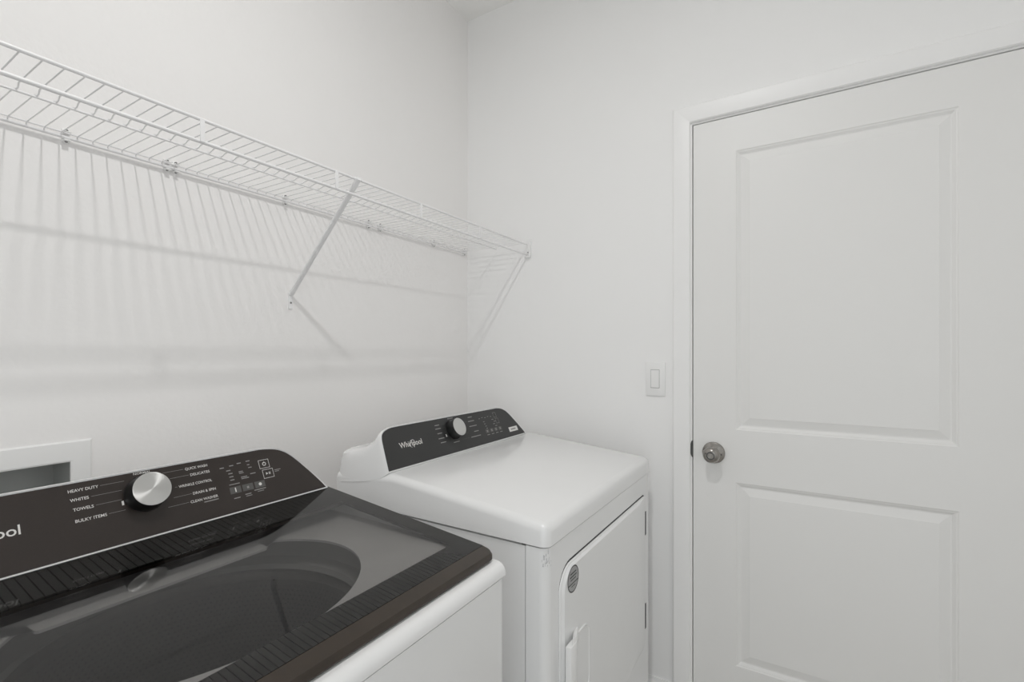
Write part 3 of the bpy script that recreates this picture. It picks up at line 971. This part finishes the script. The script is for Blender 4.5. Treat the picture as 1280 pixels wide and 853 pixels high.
# door of the dryer
dd = None
def dryer_door():
    x0, x1, z0, z1 = 0.9165, 1.5420, 0.3300, 0.8175
    rad = (0.045, 0.030, 0.016, 0.055)
    # shadow gap behind the door
    bm = bmesh.new()
    bm_prism(bm, rrect(x0 + 0.0005, x1 + 0.001, z0 - 0.001, z1 + 0.0035, (0.045, 0.030, 0.016, 0.0575), 8), lambda a, b: (a, DFY - 0.0006, b), lambda a, b: (a, DFY + 0.002, b))
    frombm('door_gap', bm, 'gap', dryer)
    def sec(i, y, xi=None):
        xi = i if xi is None else xi
        return [(a, y, b) for a, b in rrect(x0 + i, x1 - xi, z0 + i, z1 - i, tuple(max(0.004, r - i) for r in rad), 8)]
    secs = [sec(0.0, DFY - 0.0004), sec(0.0, DFY - 0.0030), sec(0.0012, DFY - 0.0042), sec(0.004, DFY - 0.0048)]
    o = loft('dryer_door', secs, 'enamel', dryer, cap0=True, cap1=False, angle=30)
    # face: flat field and a right-hand margin that falls back along a curved crease
    bm = bmesh.new()
    outer = [(a, DFY - 0.0048, b) for a, b in rrect(x0 + 0.004, x1 - 0.004, z0 + 0.004, z1 - 0.004, tuple(max(0.004, r - 0.004) for r in rad), 8)]
    inner = [(a, DFY - 0.0100, b) for a, b in rrect(x0 + 0.010, x1 - 0.071, z0 + 0.010, z1 - 0.008, (0.04, 0.10, 0.012, 0.047), 8)]
    A = [bm.verts.new(p) for p in outer]; B = [bm.verts.new(p) for p in inner]
    n = len(A)
    for k in range(n):
        bm.faces.new((A[k], A[(k + 1) % n], B[(k + 1) % n], B[k]))
    bm.faces.new(B)
    frombm('door_face', bm, 'enamel', o, angle=20)
    return o
dd = dryer_door()
FY = DFY - 0.0100
# pull handle: upright grip whose top returns to the door, with a finger recess beside it
loft('finger_recess', [[(a, y, b) for a, b in rrect(0.955 + e, 1.062 - e, 0.486 + e, 0.652 - e, 0.034 - e, 6)] for e, y in ((0.0, FY + 0.001), (0.0008, FY - 0.0022), (0.0030, FY - 0.0026), (0.0060, FY - 0.0004))], 'enamel', dd, cap0=False, cap1=True, angle=30)
def hexa(bm, a, b):
    """solid between two four-sided ends"""
    A = [bm.verts.new(p) for p in a]; B = [bm.verts.new(p) for p in b]
    bm.faces.new(A); bm.faces.new(list(reversed(B)))
    for k in range(4):
        bm.faces.new((A[k], B[k], B[(k + 1) % 4], A[(k + 1) % 4]))
bm = bmesh.new()
xa, xb, ya, yb = 0.9150, 0.9460, 0.4170, 0.4300
hexa(bm, [(xa, ya, 0.500), (xb, ya, 0.500), (xb, yb, 0.500), (xa, yb, 0.500)], [(xa, ya, 0.662), (xb, ya, 0.662), (xb, yb, 0.662), (xa, yb, 0.662)])
for s_, z0, z1, z2, z3 in ((1, 0.646, 0.674, 0.642, 0.665), (-1, 0.510, 0.484, 0.492, 0.468)):
    hexa(bm, [(xa + 0.001, ya + 0.0005, z0), (xb, ya + 0.0005, z0 - s_ * 0.004), (xb + 0.004, ya + 0.002, z1), (xa + 0.012, ya + 0.002, z1)],
         [(0.962, FY + 0.001, z2 - s_ * 0.006), (1.006, FY + 0.001, z2), (0.998, FY + 0.001, z3), (0.975, FY + 0.001, z3)])
bmesh.ops.bevel(bm, geom=bm.edges[:], offset=0.0016, segments=2, profile=0.5, affect='EDGES')
frombm('door_handle', bm, 'plastic', dd, angle=40)
for z0, z1 in ((0.684, 0.760), (0.380, 0.461)):
    box('hinge', 1.5540, 1.5640, DFY - 0.0012, DFY + 0.003, z0, z1, 'gap', dryer)
# oval silver sticker with illegible lines of print
st = lathe('sticker', [(0.0, 0.0), (0.0270, 0.0), (0.0290, 0.0)], (0.9690, FY - 0.0004, 0.7815), (1, 0, 0), (0, 0, 1), 'silver_sticker', dryer, seg=36)
class FrontPlane:
    def p(s, u, v, d=0.0): return (0.9690 + u, FY - 0.0004 - d, 0.7815 + v)
SP = FrontPlane()
ring = []
bm = bmesh.new()
N = 36
for i in range(N):
    a0, a1 = 2 * math.pi * i / N, 2 * math.pi * (i + 1) / N
    bm.faces.new([bm.verts.new(SP.p(r * math.cos(a), r * math.sin(a), 0.0003)) for r, a in ((0.0265, a0), (0.0290, a0), (0.0290, a1), (0.0265, a1))])
me = bpy.data.meshes.new('sticker_rim'); bm.to_mesh(me); bm.free()
link('sticker_rim', me, 'ink', st)
bars('sticker_print', SP, [(-0.016, 0.016, 0.0120, 0.0150), (-0.018, 0.018, 0.0050, 0.0080), (-0.014, 0.014, -0.0015, 0.0010), (-0.026, 0.026, -0.0100, -0.0075), (-0.010, 0.010, -0.0160, -0.0140)], 'ink', st, 0.0004)

# dryer console
DP = Plane(0.900, 0.977, 0.950, 1.082)
hood2, pan2 = console(dryer, DP, 0.8725, 1.5590, DX0 + 0.002, DX1 - 0.004, 'panel_d', 0)
lettering('logo_lettering', 'Whirlpool', DP, 0.9330, 1.0200, 0.0500, 0.0150, 'print', hood2, D)
swirl(hood2, DP, 0.9810, 0.0560, 0.0120, 0.0085, 'print', D + 0.0002)
ku, kv = 1.1690, 0.0690
control_knob(dryer, DP, ku, kv, 0.0290)
bars('knob_marker', DP, [(ku - 0.043, ku - 0.039, 0.052, 0.060)], 'print', hood2, D)
# cycle captions, too small to read in the photo
bars('caption', DP, [(1.0920, 1.1120, 0.0910, 0.0935), (1.0900, 1.1150, 0.0800, 0.0825), (1.0920, 1.1130, 0.0655, 0.0680), (1.0900, 1.1160, 0.0500, 0.0525), (1.0930, 1.1170, 0.0370, 0.0395), (1.158, 1.184, 0.1045, 0.1068), (1.150, 1.178, 0.0290, 0.0310),
                      (1.2580, 1.2800, 0.0965, 0.0990), (1.2520, 1.2850, 0.0830, 0.0855), (1.2500, 1.2900, 0.0660, 0.0685), (1.2650, 1.2900, 0.0470, 0.0495), (1.2400, 1.2930, 0.0310, 0.0335)], 'print_dim', hood2, D)
bars('leader_line', DP, [(1.115, 1.140, 0.092, 0.0925), (1.118, 1.134, 0.081, 0.0815), (1.116, 1.132, 0.0665, 0.067), (1.119, 1.136, 0.051, 0.0515), (1.206, 1.236, 0.049, 0.0495), (1.195, 1.236, 0.0325, 0.033), (1.205, 1.246, 0.0845, 0.085)], 'print_faint', hood2, D)
cl = []
for i in range(5):
    cl.append((1.312 + 0.017 * i, 1.319 + 0.017 * i, 0.085 + 0.002 * (i % 2), 0.0868 + 0.002 * (i % 2)))
for i in range(4):
    cl.append((1.330 + 0.002 * i, 1.338 + 0.002 * i, 0.072 - 0.008 * i, 0.0738 - 0.008 * i))
for i in range(4):
    cl.append((1.382 + 0.009 * (i % 2), 1.394 + 0.009 * (i % 2), 0.074 - 0.008 * i, 0.0758 - 0.008 * i))
key_frame(DP, 1.400, 1.418, 0.080, 0.098, 0.0009, 'print_dim', hood2, D)
key_frame(DP, 1.404, 1.422, 0.058, 0.076, 0.0009, 'print_dim', hood2, D)
bars('caption', DP, cl, 'print_dim', hood2, D)
for i in range(4):
    bars('touch_key', DP, [(1.326 + 0.026 * i, 1.345 + 0.026 * i, 0.0330, 0.0450)], 'print_faint', hood2, D)
    bars('key_symbol', DP, [(1.333 + 0.026 * i, 1.338 + 0.026 * i, 0.0355, 0.0425)], 'print_dim', hood2, D + 0.0002)
    bars('caption', DP, [(1.328 + 0.026 * i, 1.343 + 0.026 * i, 0.0255, 0.0275)], 'print_dim', hood2, D)
bars('label_sticker', DP, [(1.4640, 1.5210, 0.0165, 0.0335)], 'print', hood2, D)
bars('label_print', DP, [(1.4760, 1.5080, 0.0225, 0.0275)], 'print_dim', hood2, D + 0.0002)
